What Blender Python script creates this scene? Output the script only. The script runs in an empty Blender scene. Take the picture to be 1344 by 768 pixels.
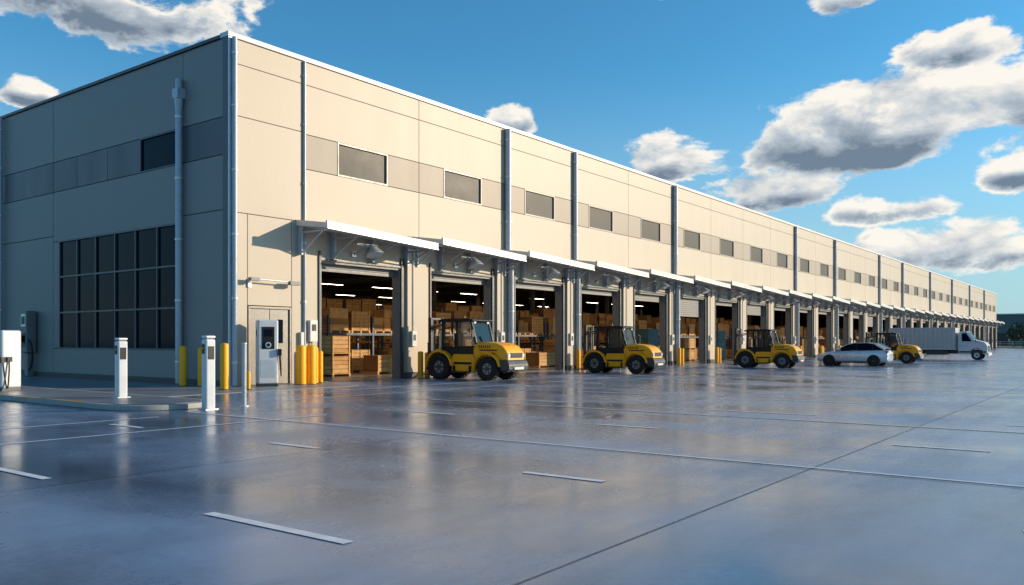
import bpy, math, random, bmesh
from mathutils import Vector, Matrix
random.seed(7)
scene = bpy.context.scene
R = math.radians

# ------------------------------------------------------------------ materials
def newmat(name):
    m = bpy.data.materials.new(name); m.use_nodes = True
    nt = m.node_tree
    return m, nt, nt.nodes, nt.links, nt.nodes["Principled BSDF"]

def mat(name, col, rough=0.5, metal=0.0, var=0.12, scale=3.0, bump=0.0, coat=0.0, emit=None, estr=0, streak=False, rvar=0.08, spec=0.5, sheen=0.0):
    m, nt, N, L, b = newmat(name)
    tc = N.new("ShaderNodeTexCoord")
    mp = N.new("ShaderNodeMapping")
    if streak: mp.inputs["Scale"].default_value = (1, 1, 0.12)
    L.new(tc.outputs["Object"], mp.inputs[0])
    n = N.new("ShaderNodeTexNoise"); n.inputs["Scale"].default_value = scale
    n.inputs["Detail"].default_value = 5; n.inputs["Roughness"].default_value = 0.62
    L.new(mp.outputs[0], n.inputs["Vector"])
    mr = N.new("ShaderNodeMapRange"); mr.inputs[1].default_value = 0.3; mr.inputs[2].default_value = 0.7
    mr.inputs[3].default_value = 1 - var; mr.inputs[4].default_value = 1 + var
    L.new(n.outputs["Fac"], mr.inputs[0])
    mx = N.new("ShaderNodeVectorMath"); mx.operation = 'SCALE'
    mx.inputs[0].default_value = col[:3]
    L.new(mr.outputs[0], mx.inputs["Scale"])
    L.new(mx.outputs[0], b.inputs["Base Color"])
    rr = N.new("ShaderNodeMapRange"); rr.inputs[1].default_value = 0.3; rr.inputs[2].default_value = 0.7
    rr.inputs[3].default_value = max(0.02, rough - rvar); rr.inputs[4].default_value = min(1, rough + rvar)
    L.new(n.outputs["Fac"], rr.inputs[0]); L.new(rr.outputs[0], b.inputs["Roughness"])
    b.inputs["Metallic"].default_value = metal
    b.inputs["Specular IOR Level"].default_value = spec
    b.inputs["Coat Weight"].default_value = coat
    b.inputs["Coat Roughness"].default_value = 0.06
    if sheen:
        b.inputs["Sheen Weight"].default_value = sheen; b.inputs["Sheen Roughness"].default_value = 0.35
        b.inputs["Sheen Tint"].default_value = (1, .88, .70, 1)
    if bump:
        bp = N.new("ShaderNodeBump"); bp.inputs["Strength"].default_value = bump; bp.inputs["Distance"].default_value = 0.02
        n2 = N.new("ShaderNodeTexNoise"); n2.inputs["Scale"].default_value = scale * 14; n2.inputs["Detail"].default_value = 3
        L.new(tc.outputs["Object"], n2.inputs["Vector"]); L.new(n2.outputs["Fac"], bp.inputs["Height"])
        L.new(bp.outputs[0], b.inputs["Normal"])
    if emit:
        b.inputs["Emission Color"].default_value = (*emit, 1); b.inputs["Emission Strength"].default_value = estr
    return m

M = {}
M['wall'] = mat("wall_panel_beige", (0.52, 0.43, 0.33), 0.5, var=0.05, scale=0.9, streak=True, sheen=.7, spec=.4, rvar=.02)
M['wallL'] = mat("side_panel_beige_shaded", (0.235, 0.222, 0.205), 0.5, var=0.05, scale=0.9, streak=True, rvar=.03)  # side facade cladding, its shade worked into a darker, greyer base colour
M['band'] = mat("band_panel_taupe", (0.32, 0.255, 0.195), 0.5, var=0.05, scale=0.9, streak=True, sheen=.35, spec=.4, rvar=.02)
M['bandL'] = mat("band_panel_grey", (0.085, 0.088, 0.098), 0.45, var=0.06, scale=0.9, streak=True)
M['joint'] = mat("panel_joint", (0.10, 0.09, 0.08), 0.8)
M['metal'] = mat("galvanised_metal", (0.62, 0.63, 0.64), 0.36, 0.45, var=0.1)
M['pipe'] = mat("downpipe_metal", (0.42, 0.45, 0.50), 0.3, 0.1, var=0.06)
M['whitem'] = mat("white_painted_metal", (0.64, 0.62, 0.58), 0.4, 0.0, var=0.08)
M['darkm'] = mat("dark_metal", (0.045, 0.047, 0.05), 0.42, 0.3)
M['jamb'] = mat("door_jamb_grey", (0.20, 0.19, 0.18), 0.5)
M['rim'] = mat("wheel_rim_grey", (0.24, 0.24, 0.24), 0.4, .3)
M['steel'] = mat("brushed_steel", (0.17, 0.155, 0.14), 0.4, 0.3, var=0.15)
M['black'] = mat("black_plastic", (0.012, 0.012, 0.013), 0.45, spec=.3)
M['rubber'] = mat("rubber", (0.018, 0.018, 0.019), 0.75, var=0.3, scale=8, spec=.3)
M['yellow'] = mat("yellow_paint", (1.0, 0.41, 0.004), 0.38, var=0.06, coat=0.12, scale=2, spec=.35)
M['bollard'] = mat("safety_yellow", (0.95, 0.43, 0.006), 0.45, var=0.08, scale=5, spec=.35)
M['white'] = mat("white_powder_coat", (0.62, 0.63, 0.65), 0.3, var=0.04, coat=0.3)
M['silver'] = mat("silver_car_paint", (0.62, 0.64, 0.66), 0.25, 0.2, var=0.03, coat=0.9)
M['trailer'] = mat("trailer_panel", (0.45, 0.44, 0.43), 0.4, 0.1, var=0.06, streak=True)
M['glass'] = mat("dark_window_glass", (0.004, 0.008, 0.019), 0.06, var=0.2, scale=0.6, rvar=0.03, spec=.05)
M['uglass'] = mat("clerestory_glass", (0.075, 0.066, 0.056), 0.45, var=0.2, scale=0.5, rvar=0.05, spec=.15)
M['frame'] = mat("window_frame_black", (0.055, 0.06, 0.07), 0.4)
M['framel'] = mat("window_frame_light", (0.35, 0.31, 0.26), 0.4)
M['kerb'] = mat("kerb_concrete", (0.34, 0.33, 0.31), 0.7, var=0.15, scale=2, bump=0.3)
M['pave'] = mat("pavement_concrete", (0.20, 0.21, 0.23), 0.4, var=0.15, scale=0.7, bump=0.2)
M['paint'] = mat("road_paint_white", (0.80, 0.80, 0.80), 0.45, var=0.16, scale=6)
M['painty'] = mat("road_paint_yellow", (0.70, 0.40, 0.03), 0.5, var=0.15, scale=6)
M['jointg'] = mat("slab_joint_sealant", (0.045, 0.052, 0.065), 0.35)
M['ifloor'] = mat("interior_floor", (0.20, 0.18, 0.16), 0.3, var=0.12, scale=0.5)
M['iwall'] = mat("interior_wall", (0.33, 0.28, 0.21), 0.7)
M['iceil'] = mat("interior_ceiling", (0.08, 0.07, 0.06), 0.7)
M['card'] = mat("cardboard", (0.50, 0.25, 0.075), 0.75, var=0.25, scale=2)
M['card2'] = mat("cardboard_dark", (0.30, 0.14, 0.042), 0.75, var=0.25, scale=2)
M['wood'] = mat("pallet_wood", (0.56, 0.30, 0.10), 0.7, var=0.3, scale=4)
M['rackb'] = mat("rack_dark_blue", (0.03, 0.05, 0.09), 0.5)
M['racko'] = mat("rack_orange", (0.50, 0.15, 0.02), 0.5)
M['teal'] = mat("teal_crate", (0.05, 0.15, 0.18), 0.5)
M['lamp'] = mat("strip_lamp", (0.9, 0.9, 0.9), 0.4, emit=(1.0, 0.82, 0.58), estr=22)
M['lens'] = mat("lamp_lens", (0.85, 0.85, 0.82), 0.1, coat=0.6)
M['red'] = mat("red_lens", (0.45, 0.02, 0.015), 0.15, coat=0.6)
M['green'] = mat("green_status_light", (0.05, 0.5, 0.12), 0.3)
M['leaf'] = mat("foliage", (0.055, 0.085, 0.028), 0.7, var=0.5, scale=0.6)
M['leaf2'] = mat("foliage_dark", (0.03, 0.05, 0.02), 0.7, var=0.4, scale=0.6)
M['bark'] = mat("bark", (0.09, 0.065, 0.045), 0.85)
M['grass'] = mat("grass", (0.07, 0.10, 0.035), 0.9, var=0.35, scale=0.2)
M['farb'] = mat("distant_cladding", (0.12, 0.15, 0.15), 0.6)
M['roof'] = mat("roof_membrane", (0.45, 0.45, 0.44), 0.7)

def clear_glass():
    m = bpy.data.materials.new("cab_glass"); m.use_nodes = True
    N = m.node_tree.nodes; L = m.node_tree.links; N.clear()
    o = N.new("ShaderNodeOutputMaterial"); t = N.new("ShaderNodeBsdfTransparent"); t.inputs[0].default_value = (0.34, 0.37, 0.38, 1)
    g = N.new("ShaderNodeBsdfGlossy"); g.inputs["Roughness"].default_value = 0.05; g.inputs[0].default_value = (.8, .8, .8, 1)
    mx = N.new("ShaderNodeMixShader"); mx.inputs[0].default_value = .12; L.new(t.outputs[0], mx.inputs[1]); L.new(g.outputs[0], mx.inputs[2])
    L.new(mx.outputs[0], o.inputs[0]); return m
M['cglass'] = clear_glass()

def ground_mat():
    m, nt, N, L, b = newmat("sealed_concrete_yard")
    tc = N.new("ShaderNodeTexCoord")
    def noise(sc, det, rough=0.6, sx=1, sy=1):
        mp = N.new("ShaderNodeMapping"); mp.inputs["Scale"].default_value = (sx, sy, 1)
        L.new(tc.outputs["Object"], mp.inputs[0])
        n = N.new("ShaderNodeTexNoise"); n.inputs["Scale"].default_value = sc; n.inputs["Detail"].default_value = det
        n.inputs["Roughness"].default_value = rough; L.new(mp.outputs[0], n.inputs["Vector"]); return n.outputs["Fac"]
    def mr(x, a, bb, c, d):
        r = N.new("ShaderNodeMapRange"); r.inputs[1].default_value = a; r.inputs[2].default_value = bb
        r.inputs[3].default_value = c; r.inputs[4].default_value = d; L.new(x, r.inputs[0]); return r.outputs[0]
    def math_(op, a, c):
        n = N.new("ShaderNodeMath"); n.operation = op
        for i, v in enumerate((a, c)):
            if isinstance(v, (int, float)): n.inputs[i].default_value = v
            else: L.new(v, n.inputs[i])
        return n.outputs[0]
    big = noise(0.30, 4, 0.55, 1.3, .6); mid = noise(0.9, 6, 0.65); fine = noise(14, 4, 0.6); stain = noise(0.45, 5, 0.7, sx=0.35, sy=1.4)
    ad = N.new("ShaderNodeVectorMath"); ad.operation = 'ADD'; ad.inputs[1].default_value = (0.5, 3.05, 0); L.new(tc.outputs["Object"], ad.inputs[0])
    dv = N.new("ShaderNodeVectorMath"); dv.operation = 'DIVIDE'; dv.inputs[1].default_value = (6.2, 6.2, 1e6); L.new(ad.outputs[0], dv.inputs[0])
    fl = N.new("ShaderNodeVectorMath"); fl.operation = 'FLOOR'; L.new(dv.outputs[0], fl.inputs[0])
    wn = N.new("ShaderNodeTexWhiteNoise"); wn.noise_dimensions = '2D'; L.new(fl.outputs[0], wn.inputs["Vector"])
    v = math_('MULTIPLY', mr(big, .32, .68, .62, 1.4), mr(mid, .3, .7, .85, 1.15))
    v = math_('MULTIPLY', v, mr(wn.outputs["Value"], 0, 1, .85, 1.15))
    v = math_('MULTIPLY', v, mr(stain, .5, .72, 1.0, .75))
    v = math_('MULTIPLY', v, mr(fine, .3, .7, .90, 1.10))
    sc = N.new("ShaderNodeVectorMath"); sc.operation = 'SCALE'; sc.inputs[0].default_value = (0.15, 0.205, 0.295)
    L.new(v, sc.inputs["Scale"]); L.new(sc.outputs[0], b.inputs["Base Color"])
    r = math_('ADD', mr(big, .35, .65, .13, .28), mr(stain, .4, .7, 0.0, .10))
    r = math_('ADD', r, mr(fine, .3, .7, -.02, .02))
    r = math_('ADD', r, mr(wn.outputs["Value"], 0, 1, -.03, .04))
    L.new(r, b.inputs["Roughness"])
    b.inputs["Specular IOR Level"].default_value = 0.8
    b.inputs["Specular Tint"].default_value = (.84, .92, 1, 1)
    bp = N.new("ShaderNodeBump"); bp.inputs["Strength"].default_value = 0.08; bp.inputs["Distance"].default_value = 0.02
    L.new(math_('ADD', mid, math_('MULTIPLY', fine, 0.05)), bp.inputs["Height"]); L.new(bp.outputs[0], b.inputs["Normal"])
    return m
M['ground'] = ground_mat()

# ------------------------------------------------------------------ mesh builder
class MB:
    def __init__(s): s.v = []; s.f = []; s.m = []; s.mats = []
    def mi(s, k):
        if k not in s.mats: s.mats.append(k)
        return s.mats.index(k)
    def add(s, vs, fs, k):
        o = len(s.v); s.v += [tuple(p) for p in vs]; i = s.mi(k)
        for f in fs: s.f.append(tuple(a + o for a in f)); s.m.append(i)
    def box(s, x0, x1, y0, y1, z0, z1, k):
        s.add([(x0,y0,z0),(x1,y0,z0),(x1,y1,z0),(x0,y1,z0),(x0,y0,z1),(x1,y0,z1),(x1,y1,z1),(x0,y1,z1)],
              [(0,3,2,1),(4,5,6,7),(0,1,5,4),(1,2,6,5),(2,3,7,6),(3,0,4,7)], k)
    def cyl(s, p0, p1, r, k, n=16, r1=None):
        p0 = Vector(p0); p1 = Vector(p1); d = (p1 - p0).normalized(); r1 = r if r1 is None else r1
        a = d.orthogonal().normalized(); b = d.cross(a)
        vs = []
        for p, rr in ((p0, r), (p1, r1)):
            for i in range(n):
                t = 2 * math.pi * i / n; vs.append(p + a * math.cos(t) * rr + b * math.sin(t) * rr)
        fs = [(i, (i + 1) % n, n + (i + 1) % n, n + i) for i in range(n)]
        fs += [tuple(range(n - 1, -1, -1)), tuple(range(n, 2 * n))]
        s.add(vs, fs, k)
    def beam(s, p0, p1, w, k): s.cyl(p0, p1, w * 0.707, k, n=4)
    def prism(s, prof, y0, y1, k, axis='y'):
        n = len(prof)
        if axis == 'y': vs = [(x, y0, z) for x, z in prof] + [(x, y1, z) for x, z in prof]
        elif axis == 'z': vs = [(x, y, y0) for x, y in prof] + [(x, y, y1) for x, y in prof]
        else: vs = [(y0, a, b) for a, b in prof] + [(y1, a, b) for a, b in prof]
        fs = [(i, (i + 1) % n, n + (i + 1) % n, n + i) for i in range(n)] + [tuple(range(n - 1, -1, -1)), tuple(range(n, 2 * n))]
        s.add(vs, fs, k)
    def band(s, cx, cz, r0, r1, a0, a1, y0, y1, k, n=12):
        A = [R(a0 + (a1 - a0) * i / n) for i in range(n + 1)]
        prof = [(cx + r1 * math.cos(a), cz + r1 * math.sin(a)) for a in A] + [(cx + r0 * math.cos(a), cz + r0 * math.sin(a)) for a in reversed(A)]
        s.prism(prof, y0, y1, k)
    def lathe_y(s, cx, cy, cz, prof, k, n=32):
        vs = []; m = len(prof)
        for i in range(n):
            t = 2 * math.pi * i / n
            for (dy, r) in prof: vs.append((cx + r * math.cos(t), cy + dy, cz + r * math.sin(t)))
        fs = []
        for i in range(n):
            j = (i + 1) % n
            for q in range(m - 1): fs.append((i * m + q, i * m + q + 1, j * m + q + 1, j * m + q))
        s.add(vs, fs, k)
    def build(s, name, parent=None, bevel=0, seg=2, smooth=False, loc=None, rot=0, recalc=True):
        me = bpy.data.meshes.new(name); me.from_pydata(s.v, [], s.f)
        for k in s.mats: me.materials.append(M[k])
        me.polygons.foreach_set("material_index", s.m)
        if recalc:
            bm = bmesh.new(); bm.from_mesh(me); bmesh.ops.recalc_face_normals(bm, faces=bm.faces); bm.to_mesh(me); bm.free()
        ob = bpy.data.objects.new(name, me); scene.collection.objects.link(ob)
        if parent: ob.parent = parent
        if loc: ob.location = loc
        ob.rotation_euler[2] = rot
        if bevel:
            me.polygons.foreach_set("use_smooth", [True] * len(me.polygons))
            b = ob.modifiers.new("bevel", 'BEVEL'); b.width = bevel; b.segments = seg; b.limit_method = 'ANGLE'; b.angle_limit = R(28)
            w = ob.modifiers.new("wn", 'WEIGHTED_NORMAL'); w.keep_sharp = False
        elif smooth:
            me.polygons.foreach_set("use_smooth", [True] * len(me.polygons)); me.set_sharp_from_angle(angle=R(35))
        return ob

def empty(name, loc=(0,0,0), rot=0, sc=1):
    e = bpy.data.objects.new(name, None); scene.collection.objects.link(e)
    e.location = loc; e.rotation_euler[2] = rot; e.scale = (sc, sc, sc); return e

# ------------------------------------------------------------------ ground
g = MB(); g.add([(-1500,-1500,0),(2500,-1500,0),(2500,1500,0),(-1500,1500,0)], [(0,1,2,3)], 'ground'); g.build("ground")
j = MB()
def sheet(mb, x0, x1, y0, y1, z, k): mb.add([(x0,y0,z),(x1,y0,z),(x1,y1,z),(x0,y1,z)], [(0,1,2,3)], k)
for n in range(-1, 32):
    X = -0.5 + 6.2 * n
    w = 0.009 if n % 2 else 0.02
    sheet(j, X - w, X + w, -90, -0.6, 0.003, 'jointg')
for n in range(-12, 1):
    Y = -3.05 + 6.2 * n
    sheet(j, -60, 200, Y - 0.007, Y + 0.007, 0.0035, 'jointg')
j.build("yard_slab_joints")
p = MB()
W = 0.055
def lineY(X, y0, y1, w=W): sheet(p, X - w, X + w, y0, y1, 0.007, 'paint')
def lineX(Y, x0, x1, w=W): sheet(p, x0, x1, Y - w, Y + w, 0.0075, 'paint')
for d in range(-3, 3):
    lineY(-12.6, -19.96 - 5 * d, -18.1 - 5 * d)
for a, b in ((-20.1, -19.0), (-15.3, -14.2), (-25.2, -24.1), (-10.5, -9.4)): lineY(-8.97, a, b)
lineY(-6.55, -34, -8.0, 0.035); lineY(-0.38, -40, -9.5, 0.03); lineY(12.05, -50, -8.5, 0.03)
for a, b in ((-18.0, -16.7), (-13.2, -11.9), (-23.2, -21.9)): lineY(-3.5, a, b)
for X in (0.9, 5.0, 17.5, 23.7, 29.9):
    for a in (-13.5, -19.5, -25.5): lineY(X, a, a + 2.6, 0.05)
lineX(-11.1, -20, -5.2, 0.04); lineX(-8.7, -20, -7.6, 0.04); lineX(-4.6, 1, 26, 0.05); lineX(-6.9, -3, 60, 0.04)
p.build("road_markings")

def island():
    e = empty("kerb_island")
    x0, x1, yb, yt, r = -7.4, -5.0, -7.35, 14.0, 1.15
    def outline(o):
        pts = [(x0 + o, yt - o)]
        rr = r - o
        for i in range(9):
            t = math.pi + (math.pi / 2) * i / 8; pts.append((x0 + r + rr * math.cos(t), yb + r + rr * math.sin(t)))
        for i in range(9):
            t = 1.5 * math.pi + (math.pi / 2) * i / 8; pts.append((x1 - r + rr * math.cos(t), yb + r + rr * math.sin(t)))
        pts.append((x1 - o, yt - o)); return pts
    a = MB(); a.prism(outline(0), 0, 0.13, 'kerb', 'z'); a.build("kerb", e, 0.02)
    b = MB(); b.prism(outline(0.2), 0.1, 0.136, 'pave', 'z'); b.build("island_top", e)
    c = MB(); sheet(c, x0 + 0.03, x0 + 0.15, -5.0, yt - 0.3, 0.136, 'painty'); c.build("yellow_edge_line", e)
island()
a = MB(); a.prism([(-4.4,-0.0),(-4.4,40),(0,40),(0,-0.0)], 0, 0.012, 'pave', 'z')
a.prism([(-4.4,-3.0),(-4.4,0),(3.2,0),(3.2,-3.0)], 0, 0.012, 'pave', 'z'); a.build("pavement")

# ------------------------------------------------------------------ warehouse
P = 6.2; X0 = 3.27; NB = 31; LEN = X0 + NB * P + 1.0; DEP = 70; H = 12.0
DL, DR, DT = 0.75, 5.05, 4.62
wh = empty("warehouse_building")
back = MB(); pan = MB(); trim = MB(); win = MB()
GAP = 0.012
def panelR(x0, x1, z0, z1, k='wall'):
    pan.box(x0 + GAP, x1 - GAP, 0.0, 0.13, z0 + GAP, z1 - GAP, k)
ZJ = (6.02, 8.0, 9.3, H)
back.box(0.12, X0 + DL, 0.13, 0.38, 0, H, 'joint')
panelR(0.0, 0.77, 0, 6.02); panelR(2.67, X0, 0, 6.02); panelR(0.77, 2.67, 2.82, 6.02)
panelR(0.0, X0, 6.02, 9.36); panelR(0.0, X0, 9.36, 11.15); panelR(0.0, X0, 11.15, H)
for k in range(NB):
    x = X0 + k * P; e = x + P
    pan.box(x + GAP, x + DL, 0, 0.13, 0.0, ZJ[0] - GAP, 'wall'); pan.box(x + DR, e - GAP, 0, 0.13, 0.0, ZJ[0] - GAP, 'wall')
    pan.box(x + DL, x + DR, 0, 0.13, DT, ZJ[0] - GAP, 'wall')
    panelR(x, e, ZJ[0], ZJ[1])
    a, b = x + 1.6, x + 4.3
    panelR(x, a, 8.0, 9.3, 'band'); panelR(b, e, 8.0, 9.3, 'band')
    win.box(a + .02, b - .02, 0.06, 0.12, 8.06, 9.24, 'uglass')
    for (q0, q1, r0, r1) in ((a, b, 8.0, 8.06), (a, b, 9.24, 9.3), (a, a + .05, 8.06, 9.24), (b - .05, b, 8.06, 9.24)):
        win.box(q0, q1, -0.02, 0.125, r0, r1, 'framel')
    panelR(x, e, 9.3, 11.15); panelR(x, e, 11.15, H)
    back.box(x + DR, e + DL, 0.13, 0.38, 0, H, 'joint'); back.box(x + DL, x + DR, 0.13, 0.38, DT, H, 'joint')
    trim.box(x + DL, x + DL + .06, 0.0, 0.42, 0, DT, 'jamb'); trim.box(x + DR - .06, x + DR, 0.0, 0.42, 0, DT, 'jamb')
    trim.box(x + DL + .06, x + DR - .06, 0.02, 0.42, DT - .07, DT, 'jamb')
    dz = (.28, .28, .3, .28, .5, 1.3, .28, .9)[k % 8]
    for q in range(int(dz / .14)):
        z1 = DT - .08 - q * .14; trim.box(x + DL + .07, x + DR - .07, 0.30, 0.36, z1 - .13, z1, 'jamb')
    trim.box(x + DR + .003, x + DR + .14, -0.08, -0.003, 0, 5.05, 'darkm'); trim.box(x + DL - .10, x + DL - .003, -0.06, -0.003, 0, 5.0, 'darkm')
    trim.box(x + DL - .12, x + DR + .20, -0.05, -0.003, DT + .02, DT + .1, 'darkm')
    trim.box(x + DR + .28, x + P + .30, -0.16, -0.003, 0, 5.5, 'wall')
    trim.box(x + DR + .25, x + P + .33, -0.19, -0.002, 0, 0.25, 'joint')
    trim.box(x + DR + .45, x + DR + .73, -0.28, -0.165, 1.35, 2.0, 'whitem'); trim.box(x + DR + .51, x + DR + .67, -0.29, -0.281, 1.6, 1.85, 'black')
    trim.cyl((x + DR + .59, -.19, 2.0), (x + DR + .59, -.19, 5.4), .02, 'pipe', 8)
back.box(X0 + NB * P + DL, LEN, 0.13, 0.38, 0, H, 'joint'); panelR(X0 + NB * P, LEN, 0, H)
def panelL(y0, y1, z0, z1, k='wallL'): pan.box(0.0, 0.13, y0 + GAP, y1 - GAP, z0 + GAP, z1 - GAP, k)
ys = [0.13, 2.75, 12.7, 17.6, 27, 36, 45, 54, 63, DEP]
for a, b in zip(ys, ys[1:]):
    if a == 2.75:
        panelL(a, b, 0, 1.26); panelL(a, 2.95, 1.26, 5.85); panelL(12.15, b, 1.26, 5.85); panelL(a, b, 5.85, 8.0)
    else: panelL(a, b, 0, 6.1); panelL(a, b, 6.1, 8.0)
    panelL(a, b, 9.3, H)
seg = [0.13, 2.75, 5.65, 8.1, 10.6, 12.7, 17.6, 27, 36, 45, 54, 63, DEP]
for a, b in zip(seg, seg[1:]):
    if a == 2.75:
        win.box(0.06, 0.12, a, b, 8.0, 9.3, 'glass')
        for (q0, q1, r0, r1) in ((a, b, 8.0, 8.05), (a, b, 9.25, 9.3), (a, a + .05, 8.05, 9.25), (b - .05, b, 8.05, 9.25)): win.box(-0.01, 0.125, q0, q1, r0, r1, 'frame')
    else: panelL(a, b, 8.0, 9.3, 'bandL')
back.box(0.13, 0.38, 0.38, DEP, 0, H, 'joint')
wy0, wy1, wz0, wz1 = 2.95, 12.15, 1.26, 5.85
win.box(0.07, 0.125, wy0, wy1, wz0, wz1, 'glass')
for i in range(7):
    y = wy0 + (wy1 - wy0) * i / 6; win.box(0.0, 0.068, y - .035, y + .035, wz0, wz1, 'frame')
for i in range(4):
    z = wz0 + (wz1 - wz0) * i / 3; win.box(-0.012, 0.066, wy0 - .03, wy1 + .03, z - .035, z + .035, 'frame')
trim.box(-0.05, LEN + .05, -0.07, 0.42, H + .002, H + .17, 'whitem')
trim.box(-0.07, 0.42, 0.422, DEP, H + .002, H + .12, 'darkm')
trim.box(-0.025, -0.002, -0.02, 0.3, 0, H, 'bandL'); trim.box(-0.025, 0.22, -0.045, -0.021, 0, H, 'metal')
trim.box(-0.03, -0.002, 0.32, DEP, 0, 0.22, 'joint')
back.build("wall_core", wh); pan.build("cladding_panels", wh, 0.006, 1); trim.build("door_frames_and_trim", wh, 0.008, 1); win.build("windows", wh)
r = MB(); r.box(0.38, LEN, 0.38, DEP, 11.2, 11.4, 'roof'); r.build("roof", wh)
it = MB()
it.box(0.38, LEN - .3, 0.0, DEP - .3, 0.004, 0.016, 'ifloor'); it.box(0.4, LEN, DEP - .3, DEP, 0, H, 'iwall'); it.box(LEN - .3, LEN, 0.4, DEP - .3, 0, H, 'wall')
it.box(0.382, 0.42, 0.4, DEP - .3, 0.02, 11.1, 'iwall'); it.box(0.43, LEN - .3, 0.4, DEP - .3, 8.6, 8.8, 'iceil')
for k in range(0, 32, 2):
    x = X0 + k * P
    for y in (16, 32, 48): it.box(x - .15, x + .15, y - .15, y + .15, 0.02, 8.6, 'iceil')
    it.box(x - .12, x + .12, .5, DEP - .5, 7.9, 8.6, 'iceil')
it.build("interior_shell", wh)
lm = MB()
for k in range(0, 14):
    for y in (3.2, 11, 21, 31, 43, 57):
        x = X0 + k * P + 2.9 + (y % 3) * 0.5
        w_ = .12
        zz = 5.6 if y < 5 else 6.5
        lm.add([(x-1.3,y-w_,zz),(x-1.3,y+w_,zz),(x+1.3,y+w_,zz),(x+1.3,y-w_,zz)], [(0,1,2,3)], 'lamp')
lm.build("interior_strip_lamps", wh, recalc=False)
lm = MB()
for k in range(0, 14):
    for y in (3.2, 11, 21, 31, 43, 57):
        x = X0 + k * P + 2.9 + (y % 3) * 0.5; zz = 5.6 if y < 5 else 6.5
        lm.box(x - 1.35, x + 1.35, y - .15, y + .15, zz + .005, zz + .07, 'darkm')
        for s in (-1, 1): lm.beam((x + s, y, zz + .07), (x + s, y, 8.6), .02, 'darkm')
lm.build("lamp_housings", wh)

# canopies
cn = MB(); lt = MB()
for k in range(NB):
    x = X0 + k * P; a, b = x - 0.42, x + 5.42
    i0 = len(cn.v)
    prof = [(-0.003, 5.84), (-1.6, 5.64), (-1.70, 5.64), (-1.70, 5.82), (-0.003, 6.06)]
    cn.prism(prof, a, b, 'whitem', axis='x')
    cn.box(a - .04, b + .04, -1.80, -1.702, 5.60, 5.88, 'whitem')
    cn.box(a - .04, b + .04, -1.82, -1.801, 5.58, 5.63, 'metal')
    for q in range(i0, len(cn.v)):
        vx, vy, vz = cn.v[q]; cn.v[q] = (vx, vy, vz - .045 * (vx - a))
    for xx in (a + .12, x + 1.3, x + 3.3, b - .12):
        dz_ = .07 - .045 * (xx - a)
        cn.beam((xx, -0.23, 4.85), (xx, -1.45, 5.52 + dz_), 0.06, 'pipe'); cn.box(xx - .05, xx + .05, -0.24, -0.004, 4.75, 5.76 + dz_, 'pipe')
        cn.box(xx - .03, xx + .03, -1.6, -0.24, 5.48 + dz_, 5.54 + dz_, 'pipe')
    cx = x + 2.4
    lt.cyl((cx, -0.02, 5.0), (cx, -1.0, 5.30), .04, 'pipe', 8); lt.cyl((cx, -1.0, 5.30), (cx, -1.12, 5.20), .04, 'pipe', 8)
    lt.cyl((cx, -1.12, 5.24), (cx, -1.24, 4.92), .09, 'metal', 16, .36); lt.cyl((cx, -1.24, 4.92), (cx, -1.245, 4.905), .33, 'lens', 16)
    lt.box(cx - .55, cx + .55, -0.85, -0.75, 5.27, 5.36, 'metal'); lt.box(cx - .1, cx + .1, -0.08, -0.01, 4.9, 5.1, 'metal')
cn.build("door_canopies", wh, 0.01, 1); lt.build("canopy_lamps", wh, smooth=True)

dp = MB()
def down(x, y, r, top=H - .02, bot=0.05):
    dp.cyl((x, y, bot), (x, y, top), r, 'pipe', 14)
    for z in (0.8, 3.0, 5.2, 7.4, 9.6, 11.4):
        if z > bot and z < top: dp.cyl((x, y, z), (x, y, z + .07), r + .02, 'metal', 14)
for k, rr in ((0, .05), (2, .15), (3, .12), (5, .15), (9, .13), (11, .14), (14, .13), (16, .14), (19, .13), (22, .14), (25, .13), (28, .14)):
    xx = X0 + k * P - (0 if k else .05)
    down(xx, -0.01 - rr, rr, bot=5.9 if k else .05)
    if k:
        dp.cyl((xx, -.01 - rr, 5.95), (xx, -.18 - rr, 5.4), rr, 'pipe', 14); down(xx, -.18 - rr, rr, 5.42)
down(0.16, -0.14, 0.09)
down(-0.16, 2.75, 0.12, 11.0); dp.box(-0.32, -0.003, 2.58, 2.92, 10.3, 10.65, 'pipe'); down(-0.16, 17.6, 0.1)
dp.cyl((-0.16, 2.75, 9.9), (-0.16, 2.75, 10.3), .12, 'pipe', 14, .16)
dp.build("downpipes", wh, smooth=True)

sd = MB()
sd.box(0.79, 0.87, -0.02, 0.12, 0.02, 2.8, 'steel'); sd.box(2.57, 2.65, -0.02, 0.12, 0.02, 2.8, 'steel'); sd.box(0.87, 2.57, -0.02, 0.12, 2.72, 2.8, 'steel')
sd.box(0.88, 1.71, 0.03, 0.1, 0.03, 2.71, 'steel'); sd.box(1.73, 2.56, 0.03, 0.1, 0.03, 2.71, 'steel')
sd.box(1.95, 2.3, 0.015, 0.028, 1.5, 2.35, 'glass')
for x in (1.62, 1.82): sd.cyl((x, -.03, 0.95), (x, -.03, 1.4), .018, 'metal', 8); sd.box(x - .02, x + .02, -.03, .03, 1.0, 1.03, 'metal'); sd.box(x - .02, x + .02, -.03, .03, 1.32, 1.35, 'metal')
sd.build("service_door", wh, 0.005, 1)
al = MB()
al.box(0.75, 0.9, -0.06, -0.003, 3.45, 3.75, 'metal'); al.cyl((0.82, -.05, 3.68), (0.82, -.35, 3.74), .025, 'metal', 8); al.cyl((0.82, -.33, 3.74), (2.55, -.33, 3.70), .028, 'metal', 8)
al.box(2.3, 2.75, -.42, -.24, 3.60, 3.74, 'jamb'); al.box(0.62, 0.98, -.42, -.24, 3.66, 3.78, 'jamb')
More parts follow.
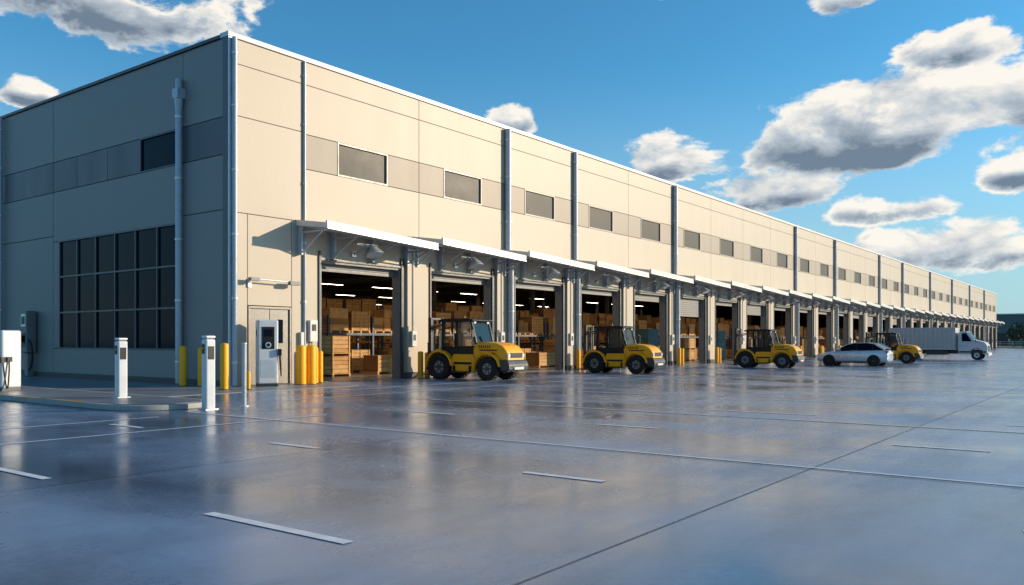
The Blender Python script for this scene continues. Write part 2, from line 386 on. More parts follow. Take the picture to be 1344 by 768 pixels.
al.box(3.0, 3.13, -.14, -.003, 1.3, 1.9, 'whitem'); al.box(3.38, 3.72, -.2, -.003, 1.55, 2.35, 'whitem'); al.box(3.45, 3.65, -.21, -.201, 1.95, 2.2, 'black')
al.cyl((3.55, -.08, .02), (3.55, -.08, 1.55), .03, 'pipe', 8)
al.build("wall_fixtures", wh, 0.01)

# ------------------------------------------------------------------ racks & goods
def stack(mb, x0, x1, y0, y1, z0, hmax):
    x = x0
    while x < x1 - .35:
        w = min(random.choice((.5, .7, 1.0, 1.2)), x1 - x)
        z = z0; top = z0 + hmax * random.uniform(.6, 1)
        c = random.choice(('card', 'card', 'card2', 'wood'))
        while z < top - .2:
            h = random.choice((.28, .38, .5)); h = min(h, z0 + hmax - z)
            o = random.uniform(-.03, .03)
            mb.box(x + .02, x + w - .02, y0 + o + .05, y1 + o, z + .008, z + h, c if random.random() < .8 else 'card2'); z += h
        x += w
def pallet(mb, x0, x1, y0, y1, z):
    for i in range(5):
        a = y0 + (y1 - y0) * i / 5; mb.box(x0, x1, a + .02, a + (y1 - y0) / 5 - .03, z + .1, z + .13, 'wood')
    for i in range(3):
        a = x0 + (x1 - x0 - .1) * i / 2; mb.box(a, a + .1, y0, y1, z, z + .1, 'wood')
def crate(mb, x0, x1, y0, y1, z, h):
    mb.box(x0 + .03, x1 - .03, y0 + .03, y1 - .03, z + .02, z + h - .03, 'card2')
    n = max(3, int(h / .16))
    for i in range(n):
        a = z + h * i / n; mb.box(x0, x1, y0, y0 + .028, a + .015, a + h / n - .015, 'wood' if random.random() < .6 else 'card')
    for xx in (x0, (x0 + x1) / 2 - .04, x1 - .08): mb.box(xx, xx + .08, y0 - .025, y0 - .002, z, z + h, 'wood')
    mb.box(x0, x1, y0, y1, z + h - .028, z + h, 'wood')
def planks(mb, x0, x1, y0, y1, z0, rows_):
    z = z0
    for r_ in range(rows_):
        for i in range(4): mb.box(x0 + .1 + i*(x1-x0-.3)/3, x0 + .2 + i*(x1-x0-.3)/3, y0, y1, z, z + .07, 'card2')
        z += .07
        for q in range(5):
            o = random.uniform(-.05, .05); mb.box(x0 + o, x1 + o, y0, y1, z + .003, z + .065, 'wood' if random.random() < .6 else 'card'); z += .068
for k in range(NB):
    x = X0 + k * P
    for (yy, hh, lv) in ((6.0, 1.9, 1), (15.0, 3.0, 2), (26.0, 3.2, 2)):
        if k > 12 and yy > 6: continue
        if k == 5 and yy < 7: continue
        e = empty("storage_rack", (x, yy, 0.016)); r_ = MB()
        for xx in (0.1, 3.0, 5.9):
            for y in (0, 1.1): r_.box(xx - .05, xx + .05, y - .05, y + .05, 0, hh + .9, 'rackb')
            for z in (0.3, 1.3): r_.beam((xx, 0, z), (xx, 1.1, z + .9), .03, 'rackb')
        for l in range(lv):
            z = hh / lv * (l + 1)
            for y in (0, 1.1): r_.box(.15, 5.85, y - .03, y + .03, z - .06, z + .06, 'racko' if yy > 10 else 'rackb')
        r_.build("rack_frame", e)
        gd = MB()
        lev = [0.0] + [hh / lv * (l + 1) + .06 for l in range(lv)]
        for q, z in enumerate(lev):
            for (a, b) in ((.25, 1.5), (1.6, 2.85), (3.15, 4.4), (4.5, 5.75)):
                if random.random() < .08: continue
                pallet(gd, a, b, .0, 1.05, z); hm = min(1.2, hh / lv - .35) * random.uniform(.75, 1)
                if random.random() < .55: crate(gd, a + .02, b - .02, .04, 1.0, z + .135, hm)
                else: stack(gd, a, b, .02, 1.0, z + .13, hm)
        gd.build("stacked_goods", e)
    if k not in (5, 7):
        e = empty("timber_pallet_stack", (x + 1.0, 3.0 + random.uniform(0, .6), 0.016)); gd = MB()
        xx = 0
        for i in range(2):
            w_ = random.uniform(1.7, 2.1)
            if (i + k) % 2 == 0: planks(gd, xx, xx + w_, 0, 1.1, .0, random.choice((2, 3, 4)))
            else:
                z = 0
                for q in range(random.choice((1, 2))): pallet(gd, xx, xx + w_, 0, 1.1, z); crate(gd, xx + .03, xx + w_ - .03, .03, 1.05, z + .135, .75); z += .9
            xx += w_ + .12
        gd.build("goods", e)
    else:
        e = empty("crate_stack", (x + 2.2, 3.0, 0.016)); gd = MB()
        for i in range(3):
            gd.box(0, 1.6, 0, 1.1, i * .82 + .01, i * .82 + .78, 'teal'); gd.box(-.03, 1.63, -.03, 1.13, i * .82 + .70, i * .82 + .8, 'teal')
        gd.build("crates", e, 0.02)

# ------------------------------------------------------------------ bollards, posts, chargers
def bollard(x, y, h=1.35, r=.115, z=0.012):
    e = empty("yellow_bollard", (x, y, z)); b = MB()
    n = 20; prof = [(r, 0), (r, h - .09), (r * .93, h - .04), (r * .7, h - .012), (0.001, h)]
    vs = []; fs = []
    for i in range(n):
        t = 2 * math.pi * i / n
        for rr, z_ in prof: vs.append((rr * math.cos(t), rr * math.sin(t), z_))
    m = len(prof)
    for i in range(n):
        for q in range(m - 1): fs.append((i * m + q, ((i + 1) % n) * m + q, ((i + 1) % n) * m + q + 1, i * m + q + 1))
    b.add(vs, fs, 'bollard'); b.build("post", e, smooth=True)
    c = MB(); c.cyl((0, 0, 0), (0, 0, .02), r + .06, 'darkm', 20); c.build("base_plate", e, smooth=True)
for x, y, h, r in ((-.65, 1.7, 1.4, .12), (-.35, 1.05, 1.35, .12), (-1.1, -1.4, 1.5, .13), (2.38, -.9, 1.42, .18), (2.80, -.95, 1.42, .18),
                   (3.4, -.45, 1.35, .11), (3.72, -.35, 1.2, .10), (-.55, -1.9, .6, .06)):
    bollard(x, y, h, r)
for k in range(0, 24):
    x = X0 + k * P
    bollard(x + DR + .45, -.75, 1.15, .12, 0.0)
    bollard(x + DR + (1.0 if k else .9), -.72, 1.1, .12, 0.0)

def smart_post(x, y, z, h=1.6, r=.155):
    e = empty("access_post", (x, y, z)); b = MB()
    b.box(-r, r, -r * .8, r * .8, 0, h - .08, 'white'); b.build("column", e, .05, 4)
    c = MB(); c.box(-r * .98, r * .98, -r * .78, r * .78, h - .07, h, 'metal'); c.build("cap", e, .03, 3)
    d = MB(); d.box(-r * .6, r * .6, -r * .8 - .008, -r * .8 - .002, h - .55, h - .25, 'black'); d.box(-r - .008, -r - .002, -.05, .05, h - .42, h - .2, 'black')
    d.box(-r - .012, -r - .009, -.02, .02, h - .32, h - .27, 'green'); d.build("reader", e)
    f = MB(); f.box(-r - .04, r + .04, -r - .02, r + .02, 0, .02, 'metal'); f.build("base_plate", e)
smart_post(-6.0, -4.2, .136, 1.52, .13); smart_post(-5.85, -7.78, 0.0, 1.70, .13)
e = empty("steel_post", (-4.8, -7.65, 0)); b = MB(); b.cyl((0,0,0), (0,0,1.5), .055, 'pipe', 16); b.cyl((0,0,1.5), (0,0,1.53), .065, 'metal', 16); b.cyl((0,0,0), (0,0,.02), .12, 'metal', 16); b.build("tube", e, smooth=True)

def charger(x, y, z, rot, w=.75, h=2.3, d=.55):
    e = empty("ev_charging_station", (x, y, z), rot); b = MB()
    b.box(-w/2, w/2, -d/2, d/2, .08, h, 'white'); b.build("cabinet", e, .07, 4)
    c = MB(); c.box(-w/2 + .02, w/2 - .02, -d/2 + .02, d/2 - .02, 0, .1, 'darkm')
    c.box(-w/2 + .14, w/2 - .14, -d/2 - .012, -d/2 - .001, h * .56, h - .25, 'black')
    c.box(-w/2 + .2, w/2 - .2, -d/2 - .016, -d/2 - .013, h - .58, h - .34, 'glass')
    c.cyl((0, -d/2 - .01, h * .62), (0, -d/2 - .05, h * .62), .10, 'metal', 20); c.cyl((0, -d/2 - .05, h * .62), (0, -d/2 - .06, h * .62), .06, 'black', 20)
    c.box(-w/2 - .012, -w/2 - .007, -.03, .03, h - .5, h - .44, 'green'); c.box(-w/2 - .006, -w/2 - .001, -.1, .1, h - .55, h - .35, 'black')
    c.box(-w/2 + .1, w/2 - .1, -d/2 - .005, -d/2 - .001, .3, .9, 'metal')
    c.build("panel", e, .004, 1)
    q = MB(); pts = [Vector((w/2 + .03, -.1 , h * .5))]
    for i in range(1, 11):
        t = i / 10; pts.append(Vector((w/2 + .05 + .05 * math.sin(t * 3.14), -.1 - .2 * t, h * .5 - 1.0 * math.sin(t * math.pi) * .8 )))
    for u, v in zip(pts, pts[1:]): q.cyl(u, v, .02, 'rubber', 8)
    q.box(w/2 , w/2 + .07, -.17, -.03, h * .48, h * .56, 'black'); q.box(w/2 - .02, w/2 + .09, -.36, -.26, h * .46, h * .56, 'black'); q.build("cable", e)
charger(1.02, -.75, .012, R(-28), .7, 2.3); charger(-6.45, 1.55, .136, R(-80), .8, 1.75, .6)
e = empty("ev_wall_charger", (-0.3, 14.4, 0.012), R(-90)); b = MB()
b.box(-.3, .3, -.2, .22, 1.05, 2.9, 'jamb'); b.box(-.16, .16, -.1, .2, 0, 1.05, 'jamb'); b.build("cabinet", e, .05, 3)
b = MB(); b.box(-.22, .22, -.212, -.203, 2.2, 2.75, 'metal'); b.box(-.16, .16, -.218, -.213, 2.3, 2.65, 'black'); b.box(-.2, .2, -.212, -.203, 1.3, 1.9, 'black'); b.box(-.06, .06, -.30, -.212, 1.5, 1.8, 'rubber')
pts = [Vector((-.3 - .45 * math.sin(t) * .9, -.12, 1.0 + .75 * math.cos(t))) for t in [i * math.pi / 10 for i in range(11)]]
for u, v in zip(pts, pts[1:]): b.cyl(u, v, .035, 'rubber', 8)
pts = [Vector((.3 + .45 * math.sin(t) * .9, -.12, .95 + .65 * math.cos(t))) for t in [i * math.pi / 10 for i in range(11)]]
for u, v in zip(pts, pts[1:]): b.cyl(u, v, .035, 'rubber', 8)
b.build("screen_and_hoses", e)

# ------------------------------------------------------------------ vehicles
def wheel(mb, x, y, r, w, rim='metal', lugs=False, n=36, rr=.58):
    h = w / 2
    mb.lathe_y(x, y, r, [(-h * .8, r * rr * .95), (-h, r * .72), (-h * .95, r * .9), (-h * .7, r), (h * .7, r), (h * .95, r * .9), (h, r * .72), (h * .8, r * rr * .95)], 'rubber', n)
    for s in (-1, 1):
        mb.cyl((x, y + s * h * .5, r), (x, y + s * h * .62, r), r * rr, rim, 24)
        mb.cyl((x, y + s * h * .62, r), (x, y + s * h * .85, r), r * .2, 'darkm', 16)
        for i in range(6):
            t = i * math.pi / 3; mb.cyl((x + r * rr * .68 * math.cos(t), y + s * h * .62, r + r * rr * .68 * math.sin(t)), (x + r * rr * .68 * math.cos(t), y + s * h * .66, r + r * rr * .68 * math.sin(t)), r * .08, 'black', 8)
    if lugs:
        for i in range(22):
            t = 2 * math.pi * i / 22
            for s in (-1, 1):
                c = math.cos(t + s * .07); q = math.sin(t + s * .07)
                mb.beam((x + c * r, y + s * h * .1, r + q * r), (x + c * r * .985, y + s * h * .92, r + q * r * .985), .045, 'rubber')

def forklift(loc, rot, sc=1.0):
    e = empty("forklift", loc, rot, sc)
    b = MB()
    b.prism([(0.42,.60),(0.40,1.38),(0.55,1.54),(1.0,1.56),(1.55,1.50),(1.88,1.38),(2.06,1.14),(2.12,.80),(2.06,.60)], -.64, .64, 'yellow')
    b.build("hood", e, .10, 4)
    b = MB()
    b.prism([(1.80,.40),(1.76,.86),(2.14,.84),(2.24,.62),(2.20,.40)], -.74, .74, 'darkm'); b.build("front_bumper", e, .05, 3)
    b = MB()
    for s in (-1, 1):
        y0, y1 = (.50, .84) if s > 0 else (-.84, -.50)
        b.band(1.2, .48, .57, .67, 8, 172, y0, y1, 'yellow'); b.band(-1.2, .52, .61, .71, 5, 175, y0, y1, 'yellow')
        b.prism([(.52,.56),(.60,.80),(.80,1.06),(1.2,1.18),(1.55,1.12),(1.2,1.10),(.85,.97),(.62,.62)], y0, y1, 'yellow')
    b.build("fenders", e, .025, 2)
    b = MB()
    b.prism([(-.56,.34),(-.60,.80),(-.50,1.06),(.48,1.06),(.60,.80),(.56,.34)], -.76, .76, 'yellow'); b.build("side_tanks", e, .06, 3)
    b = MB(); b.prism([(-1.80,.62),(-1.80,1.12),(-1.5,1.26),(-1.0,1.24),(-.5,1.05),(-.5,.62)], -.54, .54, 'yellow'); b.build("rear_deck", e, .05, 3)
    b = MB()
    b.box(-1.85, 1.95, -.40, .40, .36, .66, 'darkm')
    for s in (-1, 1):
        y0, y1 = (.762, .88) if s > 0 else (-.88, -.762)
        b.box(-.42, .42, y0, y1, .30, .36, 'black'); b.box(-.42, -.38, y0, y1, .36, .6, 'black'); b.box(.38, .42, y0, y1, .36, .6, 'black')
        q0, q1 = (.761, .768) if s > 0 else (-.768, -.761)
        b.box(-.45, .45, q0, q1, .64, .74, 'black')
        a0, a1 = (.641, .647) if s > 0 else (-.647, -.641)
        b.box(.75, 1.6, a0, a1, 1.20, 1.25, 'black')
        for i in range(6): b.box(.72 + i * .10, .77 + i * .10, a0, a1, 1.30, 1.42, 'black')
    b.box(2.08, 2.13, -.42, .42, .92, 1.12, 'black'); b.box(2.22, 2.25, -.35, .35, .45, .56, 'whitem')
    b.build("chassis_and_trim", e, .008, 1)
    b = MB()
    for s in (-1, 1):
        b.cyl((2.0, s * .52, 1.02), (2.11, s * .52, 1.01), .09, 'lens', 16); b.cyl((.30, s * .46, 2.38), (.42, s * .46, 2.36), .07, 'lens', 14)
        b.box(2.19, 2.225, s * .58 - .07, s * .58 + .07, .60, .66, 'racko')
        b.beam((.50, s * .60, 1.9), (.62, s * .90, 1.95), .025, 'black'); b.box(.60, .64, s * .90 - .09, s * .90 + .09, 1.76, 2.05, 'black')
    b.cyl((-.7, .3, 2.50), (-.7, .3, 2.64), .06, 'racko', 14)
    b.cyl((.9, .35, 1.5), (.9, .35, 2.0), .045, 'darkm', 12)
    b.build("lights_and_mirrors", e, smooth=True)
    b = MB()
    for s in (-1, 1):
        y = s * .60
        b.beam((.58, y, 1.46), (.32, y, 2.40), .10, 'black'); b.beam((-1.12, y, 1.1), (-1.08, y, 2.40), .13, 'black'); b.beam((-.35, y, 1.0), (-.40, y, 2.40), .09, 'black')
        b.beam((-1.12, y, 1.32), (.58, y, 1.36), .08, 'black')
        b.prism([(-1.12,.95),(-1.12,1.32),(-.36,1.32),(.56,1.38),(.56,1.0)], y - .02, y + .02, 'black')
    for x, z in ((.58, 1.48), (-1.12, 1.36)): b.beam((x, -.60, z), (x, .60, z), .08, 'black')
    b.build("cab_frame", e, .008, 1)
    b = MB(); b.prism([(-1.30,2.38),(-1.28,2.46),(-1.0,2.52),(.20,2.52),(.48,2.46),(.46,2.38)], -.72, .72, 'black')
    b.build("cab_roof", e, .03, 3)
    b = MB()
    b.add([(.59,-.55,1.50),(.59,.55,1.50),(.34,.55,2.38),(.34,-.55,2.38)], [(0,1,2,3)], 'cglass')
    for s in (-1, 1):
        b.add([(-.33,s*.605,1.36),(.56,s*.605,1.40),(.30,s*.605,2.36),(-.36,s*.605,2.36)], [(0,1,2,3)], 'cglass')
    b.build("cab_glass", e)
    b = MB(); b.box(-.75, -.2, -.27, .27, 1.03, 1.25, 'black'); b.box(-.82, -.66, -.25, .25, 1.25, 1.92, 'black'); b.box(-.80, -.70, -.13, .13, 1.94, 2.12, 'black')
    b.box(-1.1, .45, -.56, .56, .95, 1.03, 'darkm'); b.box(.25, .5, -.5, .5, 1.03, 1.46, 'black'); b.build("seat", e, .03, 2)
    b = MB(); b.beam((.3, 0, 1.3), (.08, 0, 1.55), .04, 'black')
    for i in range(16):
        t = i * math.pi / 8; u = t + math.pi / 8; f = lambda t: (.06 + .09 * math.sin(t), .18 * math.cos(t), 1.58 + .13 * math.sin(t))
        b.cyl(f(t), f(u), .018, 'black', 6)
    b.build("steering_wheel", e)
    b = MB()
    for s in (-1, 1):
        b.box(-2.02, -1.86, s * .40 - .06, s * .40 + .06, .14, 2.58, 'darkm'); b.box(-1.99, -1.89, s * .28 - .04, s * .28 + .04, .2, 2.5, 'black'); b.cyl((-1.9, s * .16, .4), (-1.9, s * .16, 2.3), .035, 'steel', 10)
        b.box(-2.75, -2.10, s * .26 - .06, s * .26 + .06, .16, .21, 'steel'); b.box(-2.12, -2.06, s * .26 - .06, s * .26 + .06, .16, .95, 'darkm')
        b.beam((-1.9, s * .40, 2.1), (-1.1, s * .58, 2.3), .05, 'darkm'); b.beam((-1.9, s * .40, 1.0), (-1.3, s * .45, .8), .07, 'steel')
    for z in (.3, 1.2, 2.52): b.box(-1.99, -1.91, -.34, .34, z - .05, z + .05, 'darkm')
    for z in (.45, .85): b.box(-2.06, -2.025, -.55, .55, z - .05, z + .05, 'darkm')
    for q in range(5): b.box(-2.05, -2.02, -.45 + q*.22 - .015, -.45 + q*.22 + .015, .9, 1.5, 'darkm')
    b.box(-2.05, -2.02, -.5, .5, 1.48, 1.52, 'darkm')
    b.build("mast_and_forks", e, .008, 1)
    b = MB()
    for s in (-1, 1): wheel(b, 1.2, s * .66, .48, .32, 'rim', True, rr=.5); wheel(b, -1.2, s * .66, .53, .34, 'rim', True, rr=.5)
    b.build("wheels", e, smooth=True)
    return e
forklift((9.35, -3.15, 0), R(-86), 0.99); forklift((19.0, -4.6, 0), R(-86), .92); forklift((31.2, -7.5, 0), R(-88), .90); forklift((46.7, -11.0, 0), R(-90), .86)

def car(loc, rot):
    e = empty("parked_car", loc, rot)
    b = MB()
    st = [(2.20,.60,.60,.34),(2.14,.76,.70,.26),(1.9,.84,.80,.22),(1.45,.885,.89,.20),(.95,.90,.96,.20),(.3,.905,.98,.20),(-.6,.905,1.0,.20),(-1.5,.905,1.04,.20),(-1.95,.87,1.04,.22),(-2.12,.82,.98,.26),(-2.19,.74,.80,.34)]
    vs = []; n = 12
    for x, w, zt, zb in st:
        half = [(w*.86, zb), (w*.98, zb+.10), (w, zb+(zt-zb)*.5), (w*.985, zb+(zt-zb)*.72), (w*.93, zt-.04), (w*.80, zt)]
        vs += [(x, a, z) for a, z in half] + [(x, -a, z) for a, z in reversed(half)]
    fs = []
    for i in range(len(st) - 1):
        for q in range(n): fs.append((i*n+q, i*n+(q+1)%n, (i+1)*n+(q+1)%n, (i+1)*n+q))
    fs += [tuple(range(n)), tuple(range(len(st)*n-1, (len(st)-1)*n-1, -1))]
    b.add(vs, fs, 'silver'); o = b.build("body", e)
    for p_ in o.data.polygons: p_.use_smooth = True
    sm = o.modifiers.new("s", 'SUBSURF'); sm.levels = 1; sm.render_levels = 2
    b = MB()
    gh = [(1.02,.95,.97,.78,.74),(.30,.98,1.37,.80,.60),(-.15,1.0,1.47,.81,.61),(-.9,1.0,1.48,.81,.61),(-1.45,1.02,1.40,.80,.60),(-2.0,1.02,1.10,.76,.62)]
    vs = []
    for x, zl, zt, wl, wt in gh: vs += [(x,wl,zl),(x,wt+.02,zt-.03),(x,wt-.12,zt),(x,-wt+.12,zt),(x,-wt-.02,zt-.03),(x,-wl,zl)]
    for i in range(len(gh) - 1):
        for q in range(5):
            glass = q in (0, 4) or i in (0, 4)
            k = 'glass' if glass else 'silver'
            b.add([vs[i*6+q], vs[i*6+q+1], vs[(i+1)*6+q+1], vs[(i+1)*6+q]], [(0,1,2,3)], k)
    b.build("greenhouse", e)
    b = MB()
    for s in (-1, 1):
        for (x0, x1, z1) in ((-.33, -.27, 1.46), (-1.30, -1.22, 1.42)): b.add([(x0, s*.818, 1.0),(x1, s*.818, 1.0),(x1, s*.64, z1-.02),(x0, s*.64, z1-.02)], [(0,1,2,3)], 'black')
        b.beam((1.0, s*.79, .97), (.30, s*.63, 1.36), .05, 'silver'); b.beam((.30, s*.63, 1.36), (-.15, s*.64, 1.455), .045, 'silver'); b.beam((-.15, s*.64, 1.455), (-.9, s*.64, 1.465), .045, 'silver'); b.beam((-.9, s*.64, 1.465), (-1.45, s*.63, 1.385), .045, 'silver')
        b.beam((-1.42, s*.64, 1.39), (-1.98, s*.78, 1.06), .13, 'silver')
        b.box(.62, .80, s*.95-.09, s*.95+.09, .98, 1.12, 'silver')
        b.box(1.85, 2.12, s*.70-.08, s*.70+.08, .62, .72, 'lens'); b.box(-2.17, -2.0, s*.68-.12, s*.68+.12, .82, .98, 'red')
        for x in (.33, -.35): b.box(x-.12, x+.06, s*.905-.01, s*.905+.01, .80, .83, 'metal')
        for x in (1.35, -1.35): b.cyl((x, s*.80, .34), (x, s*.912, .34), .385, 'black', 32)
        b.box(-.95, .95, s*.88-.03, s*.88+.03, .2, .28, 'black')
    b.box(2.15, 2.21, -.45, .45, .38, .52, 'black'); b.build("trim_and_lamps", e, .01, 1)
    b = MB()
    for s in (-1, 1):
        for x in (1.35, -1.35): wheel(b, x, s*.82, .33, .22, 'metal', rr=.66)
    b.build("wheels", e, smooth=True)
car((39, -10.4, 0), R(90))

def truck(loc, rot, sc=1):
    e = empty("box_truck", loc, rot, sc)
    b = MB(); b.box(-4.1, 1.55, -1.15, 1.15, .95, 2.95, 'trailer'); b.build("cargo_box", e, .04, 2)
    b = MB()
    for i in range(15):
        x = -4.0 + i * .385
        for s in (-1, 1): b.box(x, x + .03, s*1.156-.006, s*1.156+.006, 1.02, 2.88, 'metal')
    for s in (-1, 1): b.box(-4.12, 1.57, s*1.16-.02, s*1.16+.02, .93, 1.0, 'metal'); b.box(-4.12, 1.57, s*1.16-.02, s*1.16+.02, 2.90, 2.97, 'whitem')
    b.box(-4.16, -4.102, -1.1, 1.1, 1.0, 2.9, 'whitem')
    b.build("box_ribs", e)
    b = MB(); b.box(-4.0, 3.7, -.4, .4, .55, .92, 'darkm'); b.box(-.9, .9, -1.1, 1.1, .45, .85, 'darkm'); b.box(-4.15, -4.0, -1.0, 1.0, .45, .6, 'darkm'); b.build("chassis", e, .02)
    b = MB(); b.prism([(1.75,.62),(1.75,2.45),(1.95,2.62),(2.45,2.62),(3.0,1.84),(3.85,1.62),(4.08,1.35),(4.12,.55),(3.75,.55),(3.70,.85),(3.45,1.05),(3.05,1.05),(2.80,.85),(2.75,.5),(1.75,.5)], -1.02, 1.02, 'white'); b.build("cab", e, .06, 3)
    b = MB()
    for s in (-1, 1):
        y = s * 1.025; b.add([(2.05,y,1.70),(2.86,y,1.68),(2.42,y,2.44),(2.05,y,2.44)], [(0,1,2,3)], 'glass')
        b.box(3.2, 3.24, s*1.2-.1, s*1.2+.1, 1.6, 2.1, 'black'); b.beam((3.1, s*1.0, 1.7), (3.22, s*1.15, 1.8), .03, 'black'); b.box(4.02, 4.13, s*.8-.14, s*.8+.14, .95, 1.15, 'lens')
        b.box(1.8, 4.0, s*1.022-.004, s*1.022+.004, .66, .80, 'darkm')
    b.add([(3.01,-.92,1.88),(3.01,.92,1.88),(2.52,.88,2.57),(2.52,-.88,2.57)], [(0,1,2,3)], 'glass')
    b.box(4.05, 4.2, -1.05, 1.05, .4, .66, 'metal'); b.box(4.10, 4.135, -.55, .55, .75, 1.3, 'black'); b.build("windows_and_trim", e)
    o = MB()
    for s in (-1, 1):
        for x in (-2.9, -1.95): wheel(o, x, s*.92, .44, .34, 'metal')
        wheel(o, 3.25, s*.88, .44, .26, 'metal')
    o.build("wheels", e, smooth=True)
truck((62.7, -11.25, 0), R(-90), .92)

# ------------------------------------------------------------------ far right background
g = MB(); sheet(g, 201, 900, -300, 500, 0.01, 'grass'); g.build("grass")
fb = empty("distant_warehouse", (330, -20, 0)); b = MB(); b.box(0, 60, -60, 60, 0, 11, 'farb'); b.box(-.5, 60.5, -60.5, 60.5, 11, 11.5, 'roof')
for i in range(8): b.box(-.06, -.01, -52 + i*14, -46 + i*14, 0, 4.5, 'darkm')
b.build("walls", fb)
t = MB()
def tree(x, y, h):
    t.cyl((x, y, 0), (x, y, h*.5), .16, 'bark', 7, .09)
    blobs = []
    for i in range(5):
        a = random.uniform(0, 6.28); q = Vector((x + math.cos(a)*h*.2, y + math.sin(a)*h*.2, h*random.uniform(.45, .8)))
        t.cyl((x, y, h*.35), q, .07, 'bark', 5, .03); blobs.append((q, h*random.uniform(.16, .26)))
    blobs.append((Vector((x, y, h*.8)), h*.2))
    for c, r_ in blobs:
        for i in range(60):
            d = Vector((random.gauss(0,1), random.gauss(0,1), random.gauss(0,.8))).normalized() * r_ * random.uniform(.5, 1.1)
            p0 = c + d; s_ = random.uniform(.18, .42)
            u = Vector((random.gauss(0,1), random.gauss(0,1), random.gauss(0,1))).normalized(); v = u.orthogonal().normalized()
            t.add([p0 - u*s_, p0 + v*s_*.7, p0 + u*s_, p0 - v*s_*.7], [(0,1,2,3)], 'leaf' if random.random() < .55 else 'leaf2')
for i in range(70): tree(random.uniform(212, 262), -95 + i*1.9 + random.uniform(-.8, .8), random.uniform(4.2, 7.0))
t.build("distant_trees")
f = MB()
for i in range(60): f.box(203, 203.08, -80 + i*2.5, -79.92 + i*2.5, 0, 1.5, 'pipe')
for z in (.4, .95, 1.45): f.box(202.96, 203.0, -80, 67.5, z, z + .06, 'whitem')
f.build("perimeter_fence")

# ------------------------------------------------------------------ sky
SUN_AZ, SUN_EL = -44.0, 14.0
w = bpy.data.worlds.new("World"); scene.world = w; w.use_nodes = True
N = w.node_tree.nodes; L = w.node_tree.links; N.clear()
# cloud banks: azimuth, elevation, half width, half height (degrees)
clouds = [(65,20.2,11,4.6),(55,22.4,6,2.8),(67.0,14.3,2.0,1.2),(37.4,14.6,2.3,1.5),(14.9,20.6,2.0,1.2),
 (12.5,12.4,9.5,3.6),(5.0,13.2,7,4.2),(7.5,17.0,3.8,1.8),(26.5,11.7,5.2,2.2),(20.1,9.3,5.6,1.9),(12.5,8.2,4.0,1.6),
 (8.0,5.2,7.5,2.2),(5.4,9.7,2.8,1.6),(-12,10,10,4),(-75,25,14,6),(105,16,13,5),(150,14,12,4)]
def m(op, a, b=None, c=None, clamp=False):
    q = N.new("ShaderNodeMath"); q.operation = op; q.use_clamp = clamp
    for i, v in enumerate((a, b, c)):
        if v is None: continue
        if isinstance(v, (int, float)): q.inputs[i].default_value = v
        else: L.new(v, q.inputs[i])
    return q.outputs[0]
def mr(x, a, b, c, d, smooth=True):
    r_ = N.new("ShaderNodeMapRange"); r_.interpolation_type = 'SMOOTHSTEP' if smooth else 'LINEAR'
    for i, v in enumerate((a, b, c, d)): r_.inputs[i + 1].default_value = v
    L.new(x, r_.inputs[0]); return r_.outputs[0]
tc = N.new("ShaderNodeTexCoord")
nm = N.new("ShaderNodeVectorMath"); nm.operation = 'NORMALIZE'; L.new(tc.outputs["Generated"], nm.inputs[0])
sp = N.new("ShaderNodeSeparateXYZ"); L.new(nm.outputs[0], sp.inputs[0])
az = m('MULTIPLY', m('ARCTAN2', sp.outputs[1], sp.outputs[0]), 57.2958); el = m('MULTIPLY', m('ARCSINE', sp.outputs[2]), 57.2958)
Mx = None; S = None
for (a, e_, ra, re) in clouds:
    dx = m('MULTIPLY', m('SUBTRACT', az, a), 1 / ra); dy = m('MULTIPLY', m('SUBTRACT', el, e_), 1 / re)
    dyb = m('MULTIPLY_ADD', m('MINIMUM', dy, 0), .6, dy)
    v = m('SUBTRACT', 1, m('MULTIPLY_ADD', dx, dx, m('MULTIPLY', dyb, dyb)))
    Mx = v if Mx is None else m('SMOOTH_MAX', Mx, v, .25)
    s_ = m('MULTIPLY', m('MAXIMUM', v, 0), m('MULTIPLY', dy, -1.0))
    S = s_ if S is None else m('ADD', S, s_)
Mx = m('MAXIMUM', m('MINIMUM', Mx, .85), -1.2)
def cnoise(off):
    ao = N.new("ShaderNodeVectorMath"); ao.operation = 'ADD'; ao.inputs[1].default_value = off; L.new(nm.outputs[0], ao.inputs[0])
    vm = N.new("ShaderNodeVectorMath"); vm.operation = 'MULTIPLY'; vm.inputs[1].default_value = (1, 1, 1.9); L.new(ao.outputs[0], vm.inputs[0])
    n1 = N.new("ShaderNodeTexNoise"); n1.inputs["Scale"].default_value = 9; n1.inputs["Detail"].default_value = 9; n1.inputs["Roughness"].default_value = .60; n1.inputs["Distortion"].default_value = .2
    L.new(vm.outputs[0], n1.inputs["Vector"]); return n1.outputs["Fac"]
na = cnoise((0, 0, 0)); nb = cnoise((.008, -.012, .018))
dens = m('ADD', m('MULTIPLY', Mx, .85), m('MULTIPLY', m('SUBTRACT', na, .5), 4.9))
dens = m('SUBTRACT', dens, .08)
alpha = mr(dens, 0.0, .42, 0, 1)
lit = m('MULTIPLY', m('SUBTRACT', na, nb), 4.6)
thick = mr(dens, .15, 1.0, 0, 1)
low = mr(S, -.24, .26, 0, 1)
shade = m('MULTIPLY', thick, m('MULTIPLY_ADD', low, .95, .26))
shade = m('SUBTRACT', m('ADD', shade, m('MULTIPLY', low, .10)), m('MULTIPLY', lit, .60), clamp=True)
cr = N.new("ShaderNodeValToRGB"); cr.color_ramp.elements[0].color = (1.0, .95, .86, 1); cr.color_ramp.elements[1].color = (.17, .225, .30, 1)
el_ = cr.color_ramp.elements.new(.42); el_.color = (.50, .56, .62, 1)
L.new(shade, cr.inputs[0])
sky = N.new("ShaderNodeTexSky"); sky.sky_type = 'NISHITA'; sky.sun_disc = False
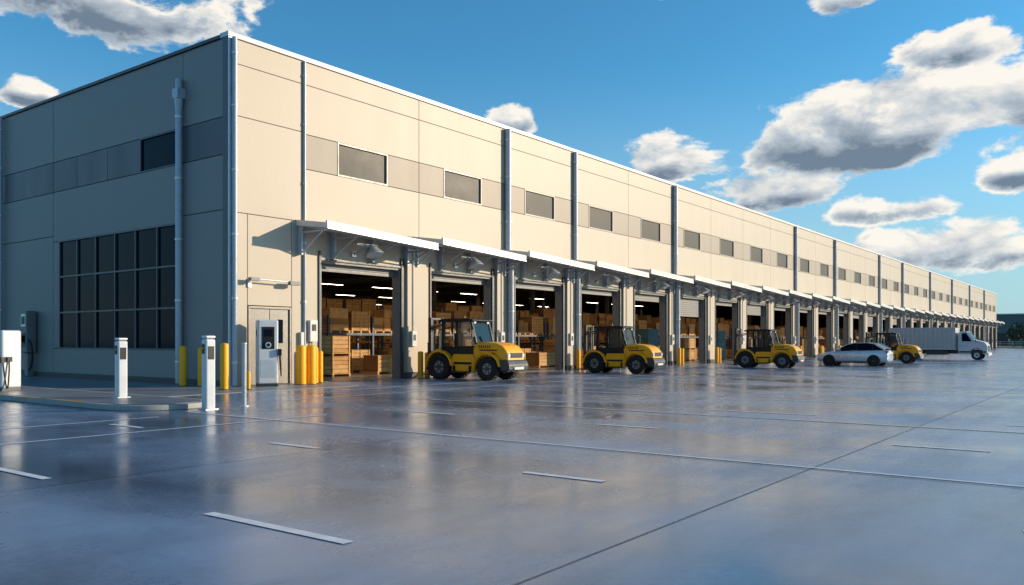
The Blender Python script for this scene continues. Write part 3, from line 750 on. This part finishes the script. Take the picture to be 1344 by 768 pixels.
sky.sun_elevation = R(SUN_EL); sky.sun_rotation = R(90 - SUN_AZ); sky.dust_density = .5; sky.ozone_density = 3.0; sky.air_density = 1.0
STR = 0.11
tint = N.new("ShaderNodeMix"); tint.data_type = 'RGBA'; tint.blend_type = 'MULTIPLY'; tint.inputs[0].default_value = 1
L.new(sky.outputs[0], tint.inputs[6]); tint.inputs[7].default_value = (.66, 1.50, 1.72, 1)
hz = N.new("ShaderNodeMix"); hz.data_type = 'RGBA'; L.new(mr(el, -2, 19, .86, 0), hz.inputs[0])
L.new(tint.outputs[2], hz.inputs[6]); hz.inputs[7].default_value = (.45 / STR, .60 / STR, .70 / STR, 1)
cs = N.new("ShaderNodeVectorMath"); cs.operation = 'SCALE'; cs.inputs["Scale"].default_value = 1.0 / STR; L.new(cr.outputs[0], cs.inputs[0])
mx = N.new("ShaderNodeMix"); mx.data_type = 'RGBA'; L.new(m('MULTIPLY', alpha, .97), mx.inputs[0]); L.new(hz.outputs[2], mx.inputs[6]); L.new(cs.outputs[0], mx.inputs[7])
bg = N.new("ShaderNodeBackground"); bg.inputs[1].default_value = STR; L.new(mx.outputs[2], bg.inputs[0])
out = N.new("ShaderNodeOutputWorld"); L.new(bg.outputs[0], out.inputs[0])

s = bpy.data.lights.new("sun", 'SUN'); s.energy = 5.0; s.angle = R(.5); s.color = (1.0, .82, .60)
so = bpy.data.objects.new("sun", s); scene.collection.objects.link(so)
sd_ = Vector((math.cos(R(SUN_EL))*math.cos(R(SUN_AZ)), math.cos(R(SUN_EL))*math.sin(R(SUN_AZ)), math.sin(R(SUN_EL))))
so.rotation_euler = sd_.to_track_quat('Z', 'Y').to_euler(); so.location = (0, -40, 40)

scene.view_settings.view_transform = 'Standard'; scene.view_settings.look = 'None'; scene.view_settings.exposure = 0
c = bpy.data.cameras.new("camera"); co = bpy.data.objects.new("camera", c); scene.collection.objects.link(co)
c.sensor_width = 36; c.lens = 1094 / 1344 * 36; c.shift_y = 64 / 1344; c.clip_end = 6000
co.location = (-17.01, -24.84, 1.565); co.rotation_euler = (R(90), 0, R(36.8 - 90))
scene.camera = co
